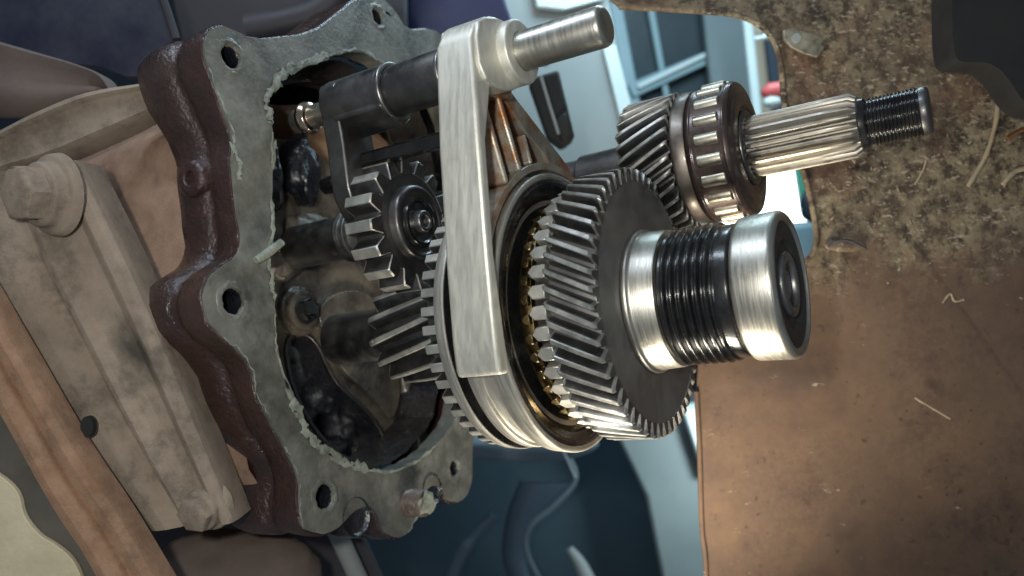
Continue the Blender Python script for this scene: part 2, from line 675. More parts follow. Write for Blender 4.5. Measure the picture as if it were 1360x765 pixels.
INN = [(-49.8, 104.1), (-41.0, 114.5), (-28.6, 121.7), (-9.9, 130.7), (9.7, 138.4), (25.7, 137.4), (36.0, 135.5),
       (61.1, 135.0), (79.9, 124.1), (86.5, 99.6), (86.3, 57.0), (82.5, 14.9), (72.4, -25.5), (62.8, -44.4),
       (57.0, -50.3), (41.4, -57.8), (23.5, -62.9), (4.1, -63.7), (-10.0, -60.1), (-23.6, -54.6), (-35.5, -46.5),
       (-42.1, -42.3), (-46.9, -32.6), (-53.4, -20.0), (-56.4, -7.8), (-57.0, 4.5), (-56.4, 16.8), (-56.7, 25.5),
       (-57.8, 36.9), (-54.3, 43.0), (-52.8, 59.8), (-48.3, 84.3), (-49.1, 92.3), (-49.9, 95.7)]
XF = -140.0


def rough_loop(l, amp, sc_, seed=0):
    out = []
    n = len(l)
    for i, p in enumerate(l):
        a, b = Vector(l[i - 1]), Vector(l[(i + 1) % n])
        t = (b - a).normalized()
        nrm = Vector((t.y, -t.x))
        k = noise.noise(Vector((p[0] * sc_, p[1] * sc_, seed))) * amp
        out.append((p[0] + nrm.x * k, p[1] + nrm.y * k))
    return out


outer = rough_loop(smooth_loop(OUT, 1), .5, .25)
inner = rough_loop(smooth_loop(INN, 2), .9, .35, 4)

case = thing('gearbox_case', 'oil wet brown gearbox casting with an open grey scraped mating flange', 'gearbox case', gl(0, 0, 0))
HOLES = [(-67.9, 116.4, 5.2), (-77.1, 17.1, 5.6), (-37.6, -66.3, 5.6), (56.0, -71.4, 4.4), (29.0, 160.4, 4.6)]
part('flange', plate(outer, [inner] + [rough_loop(circle(a, b, r, 24), .8, .8, 9) for a, b, r in HOLES], XF - 10, XF),
     FLANGE, case, bevel=.7)


def inset(l, d):
    n = len(l)
    out = []
    for i, p in enumerate(l):
        a, b = Vector(l[i - 2]), Vector(l[(i + 2) % n])
        t = (b - a).normalized()
        nrm = Vector((t.y, -t.x))
        out.append((p[0] + nrm.x * d, p[1] + nrm.y * d))
    return out


def area2(l):
    return sum(l[i - 1][0] * l[i][1] - l[i][0] * l[i - 1][1] for i in range(len(l)))


sgn = 1 if area2(outer) > 0 else -1


def skin(loop, steps, amp=.5, caps=False):
    """wall following a loop back along x; steps = (x, outward offset)"""
    bm = bmesh.new()
    rows = []
    for x, d in steps:
        l = inset(loop, d * sgn)
        row = []
        for y, z in l:
            k = noise.noise(Vector((x * .12, y * .12, z * .12))) * amp
            row.append(bm.verts.new((x, y + k, z + k * .6)))
        rows.append(row)
    n = len(loop)
    for a, b in zip(rows, rows[1:]):
        for k in range(n):
            bm.faces.new((a[k], a[(k + 1) % n], b[(k + 1) % n], b[k]))
    return bm


# the painted rim just behind the scraped face, a step, then the body of the casting
steps = [(XF - 1.2, .05), (XF - 1.6, .9), (XF - 6, 1.1), (XF - 12, .9), (XF - 16, 0.2), (XF - 17.5, -1.6), (XF - 19, -1.9),
         (XF - 21, -.8), (XF - 24, .8), (XF - 30, 1.4), (XF - 36, 1.2), (XF - 42, -.2), (XF - 45, -4), (XF - 47, -9)]
sw = skin(outer, steps, 1.0)
for v in sw.verts:
    z = v.co.z
    f = .80 + .24 * max(math.exp(-((z - 112) / 26) ** 2), math.exp(-((z - 14) / 20) ** 2), math.exp(-((z + 74) / 20) ** 2), .45 * math.exp(-((z + 32) / 12) ** 2))
    v.co.x = XF + (v.co.x - XF) * (f if v.co.x < XF - 14 else 1) if v.co.x < XF - 14 else v.co.x
    if v.co.x > XF - 14 - .01:
        pass
part('side_wall', sw, CASE, case, deg=50, recalc=True)
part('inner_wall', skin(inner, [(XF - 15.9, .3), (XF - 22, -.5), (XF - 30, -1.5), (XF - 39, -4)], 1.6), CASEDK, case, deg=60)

# threaded bolt holes: sleeves sunk in the flange
for a, b, r in HOLES:
    part('bolt_hole', lathe([(XF - 1.0, r + .8), (XF - 1.6, r - .2), (XF - 5, r - .9), (XF - 14, r - .9), (XF - 30, r - 1), (XF - 30, 0)],
                            28, .2), PIT, case, (0, a, b))
# boss with a hole on the near side of the rim
bo = lathe([(-9, 0), (-2, 2.6), (1.2, 2.8), (1.8, 3.4), (1.8, 6.2), (.8, 7.6), (-4, 8.6)], 32, .4)
for v in bo.verts:
    x, y, z = v.co
    v.co = (y - 2, -x, z)
part('side_boss', bo, CASE, case, (XF - 20.5, -73.6, 70))

# bulkhead across the inside, with a kidney shaped window and dark passages
KID = [(-15, 2), (-17, -5), (-14.5, -20), (-7, -36), (4, -50), (16, -59), (29, -63.2), (40, -63), (46, -58), (46, -50),
       (40, -42), (31, -34), (22, -27), (14, -20), (9, -11), (5, -2), (-1, 4), (-9, 5)]
kid = smooth_loop(KID, 2)
XB = XF - 38
wide = inset(inner, 3 * sgn)
win2 = smooth_loop([(57, -58), (60, -30), (70, -12), (88, -20), (84, -45), (70, -58)], 2)
up_void = smooth_loop([(-40, 110), (-26, 119), (0, 129), (24, 136), (50, 134), (74, 122), (82, 92), (78, 52), (60, 34), (46, 46), (40, 74), (26, 90), (12, 100), (-12, 100), (-34, 99)], 1)
part('bulkhead', plate(inset(inner, 2 * sgn), [kid, up_void, win2], XB - 10, XB), CASEIN, case, bevel=2.2, segs=3)
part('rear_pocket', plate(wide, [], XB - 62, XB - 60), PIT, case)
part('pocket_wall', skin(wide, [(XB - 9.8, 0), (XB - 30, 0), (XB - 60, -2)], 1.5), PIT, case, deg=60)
pf = bmesh.new()
bmesh.ops.create_grid(pf, x_segments=60, y_segments=60, size=46)
for v in pf.verts:
    y, z = v.co.x + 15, v.co.y - 30
    n_ = noise.noise(Vector((y * .09, z * .09, 3))) * 3.5 + noise.noise(Vector((y * .25, z * .25, 9))) * 2.2 + noise.noise(Vector((y * .7, z * .7, 2))) * .8
    hole = 26 * max(0, 1 - ((y - 20) ** 2 + (z + 47) ** 2) / 130)
    v.co = Vector((XB - 15 + n_ - hole, y, z))
kx = inset(kid, .5 * (1 if area2(kid) < 0 else -1) * -1 * 1)
if abs(area2(kx)) > abs(area2(kid)):
    kx = inset(kid, .5 * (1 if area2(kid) < 0 else -1))
bmw = bmesh.new()
rows = [[bmw.verts.new((x, y, z)) for y, z in kx] for x in (XB - 1.2, XB - 6, XB - 18)]
for a, b in zip(rows, rows[1:]):
    for k in range(len(kx)):
        bmw.faces.new((a[k], a[(k + 1) % len(kx)], b[(k + 1) % len(kx)], b[k]))
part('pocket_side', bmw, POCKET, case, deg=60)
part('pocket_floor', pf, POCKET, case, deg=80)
lip = [(XB + .3, y, z) for y, z in smooth_loop(KID, 1)]
lip.append(lip[0])
part('window_lip', tube(lip, 1.3, 8, jitter=.03), STEELD, case, deg=70)
# fin inside the kidney window and lumps of casting, all wet with oil


def lump(c, r, amp=.25, seed=0, sub=4):
    bm = bmesh.new()
    bmesh.ops.create_icosphere(bm, subdivisions=sub, radius=1)
    for v in bm.verts:
        k = 1 + amp * noise.noise(v.co * 1.7 + Vector((seed, seed * .7, 0))) + amp * .4 * noise.noise(v.co * 5 + Vector((seed, 0, 0)))
        v.co = Vector((v.co.x * r[0], v.co.y * r[1], v.co.z * r[2])) * k + Vector(c)
    return bm


for i, (c, r, s_, m_) in enumerate([
        ((XB - 22, 26, -56), (14, 14, 8), .3, PIT), ((XB - 20, -8, -26), (10, 7, 16), .3, PIT),
        ((XB + 2, -25, 78), (13, 7, 22), .3, PIT), ((XB + 5, -29, 104), (8, 10, 11), .2, PIT),
        ((XB - 3, 8, 50), (8, 22, 16), .25, CASEIN), ((XB - 4, 70, -30), (9, 6, 16), .15, CASEIN),
        ((XB - 2, -14, 40), (8, 16, 10), .2, CASEIN), ((XB + 6, -2, 84), (9, 9, 18), .3, PIT)]):
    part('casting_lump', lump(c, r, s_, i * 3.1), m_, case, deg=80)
part('retainer', plate(smooth_loop([(2, 14), (10, -6), (20, -18), (32, -26), (44, -38), (52, -46), (62, -30), (58, 10), (40, 26), (14, 24)], 2), [], XB - 1, XB + 4), CASEIN, case, bevel=2.5, segs=3)
# stepped boss with its bolt head, and the hex bolt down in the mouth
stp = part('bolt_boss', lathe([(0, 12.5), (3, 12), (3.2, 10), (6, 9.6), (6.2, 7), (6.2, 0)], 48, .7), CASEIN, case, (XB - .5, -7, 15.5))


def hexhead(r, h, wr=None):
    bm = bmesh.new()
    bm = plate([(r * math.cos(PI / 3 * k + .3), r * math.sin(PI / 3 * k + .3)) for k in range(6)], [], 0, h, bm)
    bmesh.ops.bevel(bm, geom=bm.edges[:], offset=.7, segments=2, affect='EDGES')
    if wr:
        lathe([(-1.5, 0), (-1.5, wr), (.2, wr), (.4, r * .9)], 32, .3, bm)
    return bm


part('bolt_head', hexhead(5.6, 5, 7), STEELD, stp, (6, 0, 0))
part('hex_bolt', hexhead(6.6, 9, 8), STEELD, case, (XB + 12, 56, -57.5))
part('bolt_shank', lathe([(-14, 7.5), (0, 7), (.5, 0)], 32, .8), CASEIN, case, (XB + 11, 56, -57.5))
# broken stud standing out of the flange
sb = thread(0, 15, 6.2, .35, 1.5, 40, 6)
for v in sb.verts:
    v.co += Vector((0, 1, 1)) * noise.noise(v.co * .35) * .7
for v in sb.verts:
    v.co.x *= .72
part('stud', sb, mat('rusty_stud', (.17, .125, .105), (.085, .07, .062), .55, .3, 150, .8, 400), case, (XF - .5, 16.5, -80.5))
part('stud_end', lump((10.8, 0, 0), (1.8, 5.4, 5.4), .5, 5, 3), SEAL, case, (XF, 16.5, -80.5))
# shallow scoops and dimples on the flange
for a, b, r in ((-20.5, -78.5, 8.5), (35, -78, 7.5)):
    part('relief_scoop', lathe([(0, r), (-2, r - 1.2), (-2.6, 0)], 32, .4), PIT, case, (XF + .9, a, b))
# loose lips round the bolt holes
for a, b, r in HOLES:
    hr = lathe([(-.2, r + 3.2), (.25, r + 2.2), (.5, r + 1.0), (.3, r - .1), (-1.2, r - .6)], 40, .2)
    for v in hr.verts:
        q = v.co * .5 + Vector((a, b, 0))
        v.co *= 1 + .10 * noise.noise(q)
        v.co.x += .5 * noise.noise(q * 1.6) - .1
    part('hole_rim', hr, FLANGE, case, (XF, a, b), deg=60)


# sealant crusts
def crust(pts, rad, amp=.45, seed=1., x=XF + .1, flat=.3):
    P = bez([(x, a, b) for a, b in pts], 7)
    bm = bmesh.new()
    rs = [rad * .75 * (.45 + .9 * abs(noise.noise(p * .23 + Vector((seed, 0, 0))))) * (1 if 0 < i < len(P) - 1 else .3) for i, p in enumerate(P)]
    P = [p + Vector((0, noise.noise(p * .3) * 1.1, noise.noise(p * .3 + Vector((9, 9, 9))) * 1.1)) for p in P]
    tube(P, rs, 9, bm, jitter=amp * .5)
    for v in bm.verts:
        c = v.co
        o = Vector((noise.noise(c * .55), noise.noise(c * .55 + Vector((7, 0, 0))), noise.noise(c * .55 + Vector((0, 7, 0)))))
        o2 = Vector((noise.noise(c * 1.7), noise.noise(c * 1.7 + Vector((7, 0, 0))), noise.noise(c * 1.7 + Vector((0, 7, 0)))))
        c = c + o * rad * .75 + o2 * rad * .4
        c.x = x + (c.x - x) * flat
        v.co = c
    return bm


sealant = [(INN[-2:] + INN[0:4], 3.2), (INN[3:7], 1.3), ([INN[31], (-51, 72), (-49, 88)], 1.5),
           ([INN[26], INN[27], INN[28], INN[29], INN[30]], 1.9), ([INN[18], INN[19], INN[20], INN[21], INN[22], INN[23]], 3.0),
           (INN[15:19], 1.3), ([INN[22], INN[24], INN[25], INN[26]], .9),
           (OUT[58:62], .8), (OUT[44:49], .7), (OUT[39:44], .8), (OUT[28:31], .8),
           ([(-70, 66), (-68, 72), (-71, 79)], 2.0)]
for i, (pl, r) in enumerate(sealant):
    part('sealant_bead', crust(pl, r, .5, i * 2.7), SEAL, case, deg=75)
part('sealant_string', tube([(XF + 2, -66, 33), (XF + 3, -60, 36.5), (XF + 5, -54, 40.5)], [1.5, 1.9, 1.7], 10, jitter=.12), SEAL, case, deg=60)

# ================================================================== FIFTH GEAR ON THE OUTPUT SHAFT
fg = thing('helical_gear', 'large dark steel helical gear behind the ribbed black worm', 'gear', gl(0, 0, 0))
RT, RR = 51.4, 46.6
part('gear_body', lathe([(-18.4, 20), (-18.4, RR), (-.6, RR), (-.6, RR - 1.2), (-.9, 27), (-.9, 18)], 160, .4), GEARFACE, fg)
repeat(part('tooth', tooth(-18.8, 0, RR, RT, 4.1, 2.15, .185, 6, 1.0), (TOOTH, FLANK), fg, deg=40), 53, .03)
rg = part('dog_ring', lathe([(-27, 20), (-27, 41.5), (-19, 41.5), (-18, 43)], 120, .4), STEELD, fg)
repeat(part('dog_tooth', dog(-26.9, -20.0, 41.5, 47.0, 4.9, 2.0), STEELB, fg, deg=40), 40, .02)

br = thing('synchro_ring', 'thin brass toothed ring between the large gear and the sleeve', 'synchro ring', gl(0, 0, 0))
part('ring', lathe([(-33, 34), (-33, 42.2), (-28.2, 42.2), (-28.2, 34)], 120, .4, close=True), BRASS, br)
repeat(part('ring_tooth', dog(-31.8, -28.4, 42.2, 44.6, 3.6, 1.5), BRASS, br, deg=40), 40, .02 + PI / 40 * .55)

sl = thing('synchro_sleeve', 'wide grooved steel sliding sleeve held in the fork', 'sleeve', gl(0, 0, 0))
part('sleeve_ring', lathe([(-63.2, 40), (-63.2, 53.2), (-58.4, 53.6), (-58.2, 48), (-54.6, 48), (-54.4, 53.0), (-49.5, 53.0),
                           (-49.3, 51.6), (-42.6, 51.8), (-42.3, 54.8), (-34.8, 55.6), (-34.2, 54.6), (-34.3, 53.4), (-36, 52), (-38, 40)],
                          180, .7), mat('worn_sleeve_steel', (.46, .445, .39), (.58, .56, .50), .46, .85, 220, .15, 500, stretch=(5, .3, .3), turned=True, bdist=.0003, c3=(.28, .265, .23), s3=60, t3=(.52, .8)), sl)
part('fork_groove', lathe([(-58.3, 53.1), (-58.0, 48.2), (-54.75, 48.2), (-54.55, 52.4)], 160, .2), BLACK, sl)
part('sleeve_face', lathe([(-36, 53), (-34.4, 53.2), (-34.2, 51.2), (-34.9, 50.6), (-35.1, 47.6), (-36.5, 47), (-37.5, 44), (-37.5, 24)], 144, .3), BLACK, sl)
part('rear_gear_body', lathe([(-71, 20), (-71, 46.5), (-63.1, 46.5)], 120, .4), STEELD, sl)
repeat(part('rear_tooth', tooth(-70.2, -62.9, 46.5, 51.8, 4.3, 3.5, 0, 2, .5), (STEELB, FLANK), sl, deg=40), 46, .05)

rear = thing('rear_helical_gear', 'small coarse helical gear deep in the case behind the sleeve', 'gear', gl(0, 0, 0))
part('gear_body', lathe([(-122, 8), (-122, 17.4), (-84, 17.4), (-84, 8)], 80, .5), STEELD, rear)
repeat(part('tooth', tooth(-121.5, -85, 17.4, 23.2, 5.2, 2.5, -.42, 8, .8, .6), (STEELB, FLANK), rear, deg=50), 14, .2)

osft = thing('output_shaft', 'main output shaft carrying a collar, black worm and bearing', 'shaft', gl(0, 0, 0))
part('shaft', lathe([(-160, 0), (-160, 12), (-122.2, 12), (-122, 15), (-70.5, 15), (-70, 17), (47, 17), (47, 0)], 48, .6), STEEL, osft)
part('collar', lathe([(-.85, 17), (-.85, 27.2), (1.2, 27.4), (2.0, 26.2), (11.0, 25.6), (11.4, 17)], 120, .7), STEELBR, osft)
wm = part('worm_gear', thread(11.3, 32.6, 25.4, 1.9, 3.05, 120, 9, 1), BLACK, osft, deg=60)
sp = part('spacer_ring', lathe([(30.8, 17), (30.8, 23.2), (31.6, 23.9), (36.2, 24.0), (37, 23.0), (37, 17)], 120, .4), BLACK, osft)
be = part('ball_bearing', lathe([(37.4, 17), (37.4, 24.8), (38.6, 25.6), (51.0, 26.1), (52.6, 24.8), (52.6, 23.2), (51.6, 22.8), (51.4, 22)],
                                144, .8), STEELBR, osft)
part('seal', lathe([(51.5, 22.9), (51.3, 15.8), (50.2, 15.2), (50.2, 11.2)], 96, .3), BLACKM, be)
part('inner_race', lathe([(50.0, 11.8), (51.6, 11.5), (52.2, 10.8), (52.2, 8.6), (51.2, 8.0), (48.6, 7.9)], 96, .4), STEEL, be)
part('shaft_end', lathe([(49.0, 8.2), (49.2, 5.4), (50.6, 5.2), (50.8, 3.8), (49.6, 3.0), (46, 2.8), (46, 0)], 64, .3), STEEL, be)

# ================================================================== SHIFT FORK
RY, RZ = -35.0, 95.0
fk = thing('shift_fork', 'pale aluminium shift fork with ribs hanging from the rod', 'shift fork', gl(0, 0, 0))
leg = bmesh.new()
# the flat outer leg, widening a little downwards
for (z, xa, xb, y0, y1) in ((106, -41.0, -28.5, -48, -40), (101.5, -44.0, -29.6, -57, -42), (95, -45.0, -29.8, -61.0, -46),
                            (60, -47.2, -30.4, -62, -57), (20, -49.2, -31.6, -62, -57.5),
                            (-8, -51.4, -33.2, -60.0, -53.5), (-18, -52.8, -34.6, -57.6, -50.5), (-20.5, -53.0, -34.8, -56.4, -50)):
    leg_row = [leg.verts.new((x, y, z)) for x, y in ((xa, y0), (xb, y0), (xb, y1), (xa, y1))]
    if leg.verts[:] and len(leg.verts) > 4:
        for k in range(4):
            leg.faces.new((prev[k], prev[(k + 1) % 4], leg_row[(k + 1) % 4], leg_row[k]))
    else:
        leg.faces.new(leg_row)
    prev = leg_row
leg.faces.new(prev)
part('leg', leg, ALU, fk, bevel=1.3, segs=3, deg=50)
part('boss', lathe([(-49, 7.2), (-49, 12.0), (-25.0, 12.0), (-24.4, 11.4), (-24.4, 7.3)], 72, .6), ALU, fk, (0, RY, RZ))
part('boss_neck', plate(smooth_loop([(-59, 100), (-59, 82), (-46, 79), (-34, 82), (-25, 88), (-25, 99), (-34, 106.5), (-50, 106)], 1), [], -45, -28.5), ALU, fk, bevel=2.5, segs=4)
# web: back plate between boss, leg and arch
arc = [(57.4 * math.cos(a), 57.4 * math.sin(a)) for a in [math.radians(178 - k * 4.2) for k in range(28)]]
web_out = [(-47, 96), (-49, 40)] + [p for p in arc if p[0] > -47] + [(29.5, 61.5), (26, 66), (-23, 97), (-33, 105), (-46, 104)]
part('web', plate(web_out, [], -51.5, -48.5), OILWEB, fk, bevel=.6)
# arch rim hugging the sleeve
rim = bmesh.new()
a1 = [(57.2 * math.cos(a), 57.2 * math.sin(a)) for a in [math.radians(186 - k * 4) for k in range(32)]]
a2 = [(60.0 * math.cos(a), 60.0 * math.sin(a)) for a in [math.radians(186 - k * 4) for k in range(32)]]
plate(a1 + a2[::-1], [], -47, -36, rim)
part('arch_rim', rim, ALUC, fk, bevel=.7)


def rib(y0, z0, y1, z1, t, x0, x1, x0b=None):
    d = Vector((y1 - y0, z1 - z0)).normalized()
    nx = Vector((-d.y, d.x)) * t / 2
    bm = bmesh.new()
    v = []
    for (y, z, xe) in ((y0, z0, x1), (y1, z1, x0b if x0b is not None else x1)):
        for s in (-1, 1):
            for x in (x0, xe):
                v.append(bm.verts.new((x, y + s * nx.x, z + s * nx.y)))
    for f in ((0, 1, 3, 2), (4, 6, 7, 5), (0, 4, 5, 1), (2, 3, 7, 6), (0, 2, 6, 4), (1, 5, 7, 3)):
        bm.faces.new([v[i] for i in f])
    return bm


part('rib', rib(-46.5, 84, -36.5, 48, 2.4, -49, -37, -35.5), ALUC, fk, bevel=1.2, segs=3)
part('rib', rib(-33.5, 82, -25.5, 54, 2.5, -49, -37, -35.5), ALUC, fk, bevel=1.2, segs=3)
part('rib', rib(-12, 71, -14, 58.5, 2.0, -49, -40, -37), ALUC, fk, bevel=1.0, segs=3)
part('cross_rib', rib(-46, 81.5, -27, 83.5, 4.5, -49, -35), ALUC, fk, bevel=1.3, segs=3)
part('edge_flange', plate([(-24.5, 92), (-26, 84), (-20, 80.5), (-11, 73.5), (3, 66.5), (8, 60.5), (24, 55), (29.8, 61.2)], [], -49, -41), ALUC, fk, bevel=1.2, segs=3)

rod = thing('shift_rod', 'thick pale steel rod sticking out of the fork boss', 'rod', gl(0, RY, RZ))
part('rod', lathe([(-140, 0), (-140, 5), (-110, 5), (-110, 6.9), (-60, 6.9), (8.0, 7.3), (9.4, 6.2), (9.4, 0)], 72, .7), STEELBR, rod)
part('rod_tip', lathe([(-136, 3), (-135, 6.2), (-132.5, 7.4), (-130, 6.4), (-129.4, 4.8)], 48, .5),
     mat('coppery_tip', (.55, .42, .32), (.62, .5, .4), .22, 1, 100, .03), rod)

sel = thing('selector_sleeve', 'dark two step selector tube with a long lever left of the fork', 'selector', gl(0, RY, RZ))
part('front_tube', lathe([(-85, 8), (-85, 10.0), (-57.4, 10.2), (-56.4, 9.6), (-56.4, 7.4), (-59, 7.0)], 80, .6), STEELD, sel)
part('rear_tube', lathe([(-116, 7), (-116, 10.6), (-115, 11.4), (-88, 11.4), (-84.6, 11.6), (-84.0, 10.2), (-85.2, 9.6)], 80, .6), STEELD, sel)
part('tube_edge_ring', lathe([(-85.6, 11.65), (-84.3, 11.9), (-83.6, 11.3), (-83.7, 10.2)], 80, .25), STEEL, sel)
part('end_edge_ring', lathe([(-57.8, 10.3), (-56.6, 10.5), (-56.0, 9.9), (-56.1, 8.2)], 80, .25), STEEL, sel)
part('lever', plate(smooth_loop([(-10.5, 5), (-9.5, -6), (-8, -16), (-7.6, -27), (-7, -38), (-1.6, -48), (6, -53), (16, -46), (12, -20), (10, 0), (2, 9), (-8, 9)], 1), [],
                    -116.5, -107.2), STEELD, sel, bevel=.9)
part('lower_web', plate([(-10, -8), (4, -14), (9, -10), (9, -2), (-9, -2)], [], -110, -84.5), STEELD, sel, bevel=1)
part('guide_bar', box(-108, -62, 2, 8, -26, -20), BLACK, sel, bevel=1.2)

# ================================================================== REVERSE IDLER
idl = thing('idler_gear', 'spur idler gear with coarse straight teeth inside the case mouth', 'gear', gl(-94, -18, 44))
part('gear_body', lathe([(-14, 6), (-14, 22.4), (-.6, 22.4), (-.2, 21), (-.6, 17.8), (-.6, 8)], 96, .5), STEELD, idl)
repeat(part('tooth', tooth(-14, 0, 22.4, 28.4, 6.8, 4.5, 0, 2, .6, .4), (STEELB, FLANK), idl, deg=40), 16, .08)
part('hub', lathe([(-1, 16.2), (2.6, 15.8), (3.4, 15.0), (3.5, 13.8), (2.6, 13.0), (2.4, 11)], 96, .6), STEELD, idl)
part('thrust_washer', lathe([(2.2, 12.6), (2.4, 10.8), (4.0, 10.4), (4.2, 8.8), (3.2, 8.2), (2.8, 4)], 80, .3), BLACK, idl)
part('pin', lathe([(-30, 5.4), (3.0, 5.0), (5.6, 4.6), (6.0, 4.2), (6.0, 2.8), (4.8, 2.5), (2, 2.3), (2, 0)], 48, .4), STEEL, idl)
part('rear_journal', lathe([(-70, 9.8), (-37.2, 9.8), (-37, 11.4), (-35.2, 11.6), (-35.0, 10.3), (-32.6, 10.3), (-32.4, 11.2), (-30.6, 11.2), (-30.4, 8.8), (-14, 8.6), (-14, 6)], 72, .4), STEEL, idl)

spr = thing('detent_spring', 'tiny coil spring tucked behind the selector lever', 'spring', gl(-150, -3, 73))
part('coil', tube([(-6 + .022 * k, 3.6 * math.cos(k * .45), 3.6 * math.sin(k * .45)) for k in range(0, 320, 2)], .7, 6), BLACK, spr, deg=80)

# ================================================================== COUNTER SHAFT
cs = thing('counter_shaft', 'splined and threaded countershaft with a roller bearing and pinion', 'shaft', gl(0, 46, 59))
part('shaft', lathe([(-140, 0), (-140, 10.5), (-44, 10.5), (-43, 12.0), (-21, 12.4), (-20, 14.6), (31, 14.6), (31.6, 11), (78, 7.4), (78, 0)], 64, .6), STEELD, cs)
PR, PT = 24.2, 29.0
part('pinion_body', lathe([(-15.2, 10), (-15.2, PR), (6.6, PR), (6.6, 10)], 96, .6), STEELD, cs)
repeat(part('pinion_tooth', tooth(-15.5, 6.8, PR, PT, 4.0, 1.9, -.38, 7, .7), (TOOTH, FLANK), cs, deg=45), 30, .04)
part('inner_race', lathe([(7.4, 20), (7.4, 27.6), (8.4, 28.2), (13.6, 27.8), (14.0, 24)], 110, .6), RACE, cs)
part('bearing_cage', lathe([(13.9, 20), (13.9, 27.4), (15.6, 28.2), (16.2, 27.8), (28.6, 27.8), (29.2, 28.0), (31.0, 27.2), (31.4, 23.4), (32.2, 22.8),
                            (32.4, 17.2), (31.2, 16.6), (31.0, 14)], 110, .5), BRONZE, cs)
rol = part('roller', lathe([(17.6, 0), (17.6, 2.4), (18.0, 2.8), (27.2, 2.8), (27.6, 2.4), (27.6, 0)], 20, .2), ROLLER, cs, (0, 0, 0))
rol.data.transform(Matrix.Translation(Vector((0, 26.3, 0)) * S))
repeat(rol, 21, .10)
part('lock_ring', lathe([(31.0, 15.5), (32.6, 15.4), (33.2, 14.2), (33.0, 11)], 80, .4), STEELD, cs)
# spline: 24 ridges along the shaft, chamfered at the outer end
bm = bmesh.new()
NS = 22
rows = []
for x, k, fl in ((31.5, .0, 0), (33.5, .75, 0), (36, 1, 0), (60, 1, 0), (72.2, 1, 0), (74.6, .25, 0), (75.2, 0, 1)):
    row = []
    for j in range(NS):
        for (u, h) in ((.0, 0), (.12, 0), (.30, .85), (.38, 1), (.66, 1), (.74, .85), (.92, 0)):
            a = 2 * PI * (j + u) / NS
            r = 10.5 + 2.1 * h * k - fl * .8
            row.append(bm.verts.new((x, r * math.cos(a), r * math.sin(a))))
    rows.append(row)
for a, b in zip(rows, rows[1:]):
    n = len(a)
    for k in range(n):
        bm.faces.new((a[k], b[k], b[(k + 1) % n], a[(k + 1) % n]))
bm.faces.new(list(reversed(rows[-1])))
part('spline', bm, SPLINE, cs, deg=38)
part('thread_neck', lathe([(74.8, 10.0), (77.0, 9.7), (77.8, 8.4), (78.6, 8.2)], 64, .3), BLACK, cs)
part('thread', thread(78.2, 96.0, 9.3, .8, 1.32, 72, 8, 1), BLACK, cs, deg=60)
part('thread_end', lathe([(95.6, 8.2), (96.0, 9.0), (98.2, 8.9), (99.0, 8.2), (99.0, 0)], 64, .4), STEELD, cs)

# ================================================================== LEFT: DUSTY HOUSING, BRACKET AND RAIL
hs = thing('transmission_housing', 'dusty tan housing behind the brown casting, left of the flange', 'housing', gl(0, 0, 0))
loopH = smooth_loop([(-62, -66), (-64, 10), (-66, 60), (-64, 92), (-50, 108), (-20, 118), (60, 120), (90, 60), (80, -40), (40, -70), (-20, -76)], 2)
sgn_keep = sgn
sgn = 1 if area2(loopH) > 0 else -1
part('housing_wall', skin(loopH, [(XF - 24, -5), (XF - 38, -2), (XF - 52, 0), (XF - 70, 1.5), (XF - 95, 3), (XF - 125, 6), (XF - 190, 14), (XF - 330, 26)], 4), DUST, hs, deg=70)
sgn = sgn_keep


def loft(edgeA, edgeB, prof, depthf, n=24, sub=3):
    prof = chamfer(prof, .012) if len(prof) > 8 else prof
    """pressed strip between two lines of sight; prof = (fraction across, height towards the viewer in mm)"""
    bm = bmesh.new()
    A, Bp = bez([(a, b, 0) for a, b in edgeA], n), bez([(a, b, 0) for a, b in edgeB], n)
    rows = []
    for pa, pb in zip(A, Bp):
        row = []
        for v, h in prof:
            q = pa.lerp(pb, v)
            d = depthf(q.x, q.y)
            p = at(q.x, q.y, d)
            k = noise.noise(p * .05) * .3
            row.append(bm.verts.new((p.x, p.y - h + k, p.z)))
        rows.append(row)
    for a, b in zip(rows, rows[1:]):
        for k in range(len(a) - 1):
            bm.faces.new((a[k], a[k + 1], b[k + 1], b[k]))
    ext = bmesh.ops.extrude_face_region(bm, geom=bm.faces[:])
    for v in ext['geom']:
        if isinstance(v, bmesh.types.BMVert):
            v.co.y += 7
    return bm


bk = thing('mount_bracket', 'wide dusty grey ribbed bracket with two caked bolts, running diagonally', 'bracket')
dep = lambda x, y: 322 + .02 * y
# top edge rounded round the upper bolt, bottom edge cut off square
part('plate', loft([(108, 214), (160, 318), (215, 440), (268, 570), (316, 690)], [(-60, 232), (-30, 350), (40, 480), (120, 610), (196, 708)],
                   [(-.01, -9), (0, -1), (.015, 3), (.05, 5.2), (.12, 5.4), (.16, 3.4), (.20, 1.4), (.30, .6), (.40, .9), (.44, 3.4), (.48, 4.4), (.52, 3.4), (.555, -2.2), (.60, -3.4), (.66, -2), (.80, -.6), (.92, -1.2), (1.0, -3)], dep), DUSTG, bk, deg=60)


def dustbolt(px, py, d, r, h, axis, wash=1.5):
    p = at(px, py, d)
    bm = lathe([(-7, r * wash * 1.3), (-3.5, r * wash * 1.24), (-3, r * wash * 1.02), (0, r * wash), (1.6, r * wash * .98), (2.0, r * 1.0)], 48, .9)
    lathe([(1.5, r * 1.12), (h - 1.2, r * 1.12), (h, r * .94), (h + .3, 0)], 6, 1.3, bm)
    R = Vector(axis).to_track_quat('X', 'Z').to_matrix()
    for v in bm.verts:
        v.co = R @ v.co + p + Vector((noise.noise(v.co * .4), noise.noise(v.co * .4 + Vector((5, 0, 0))), 0)) * .2
    return bm


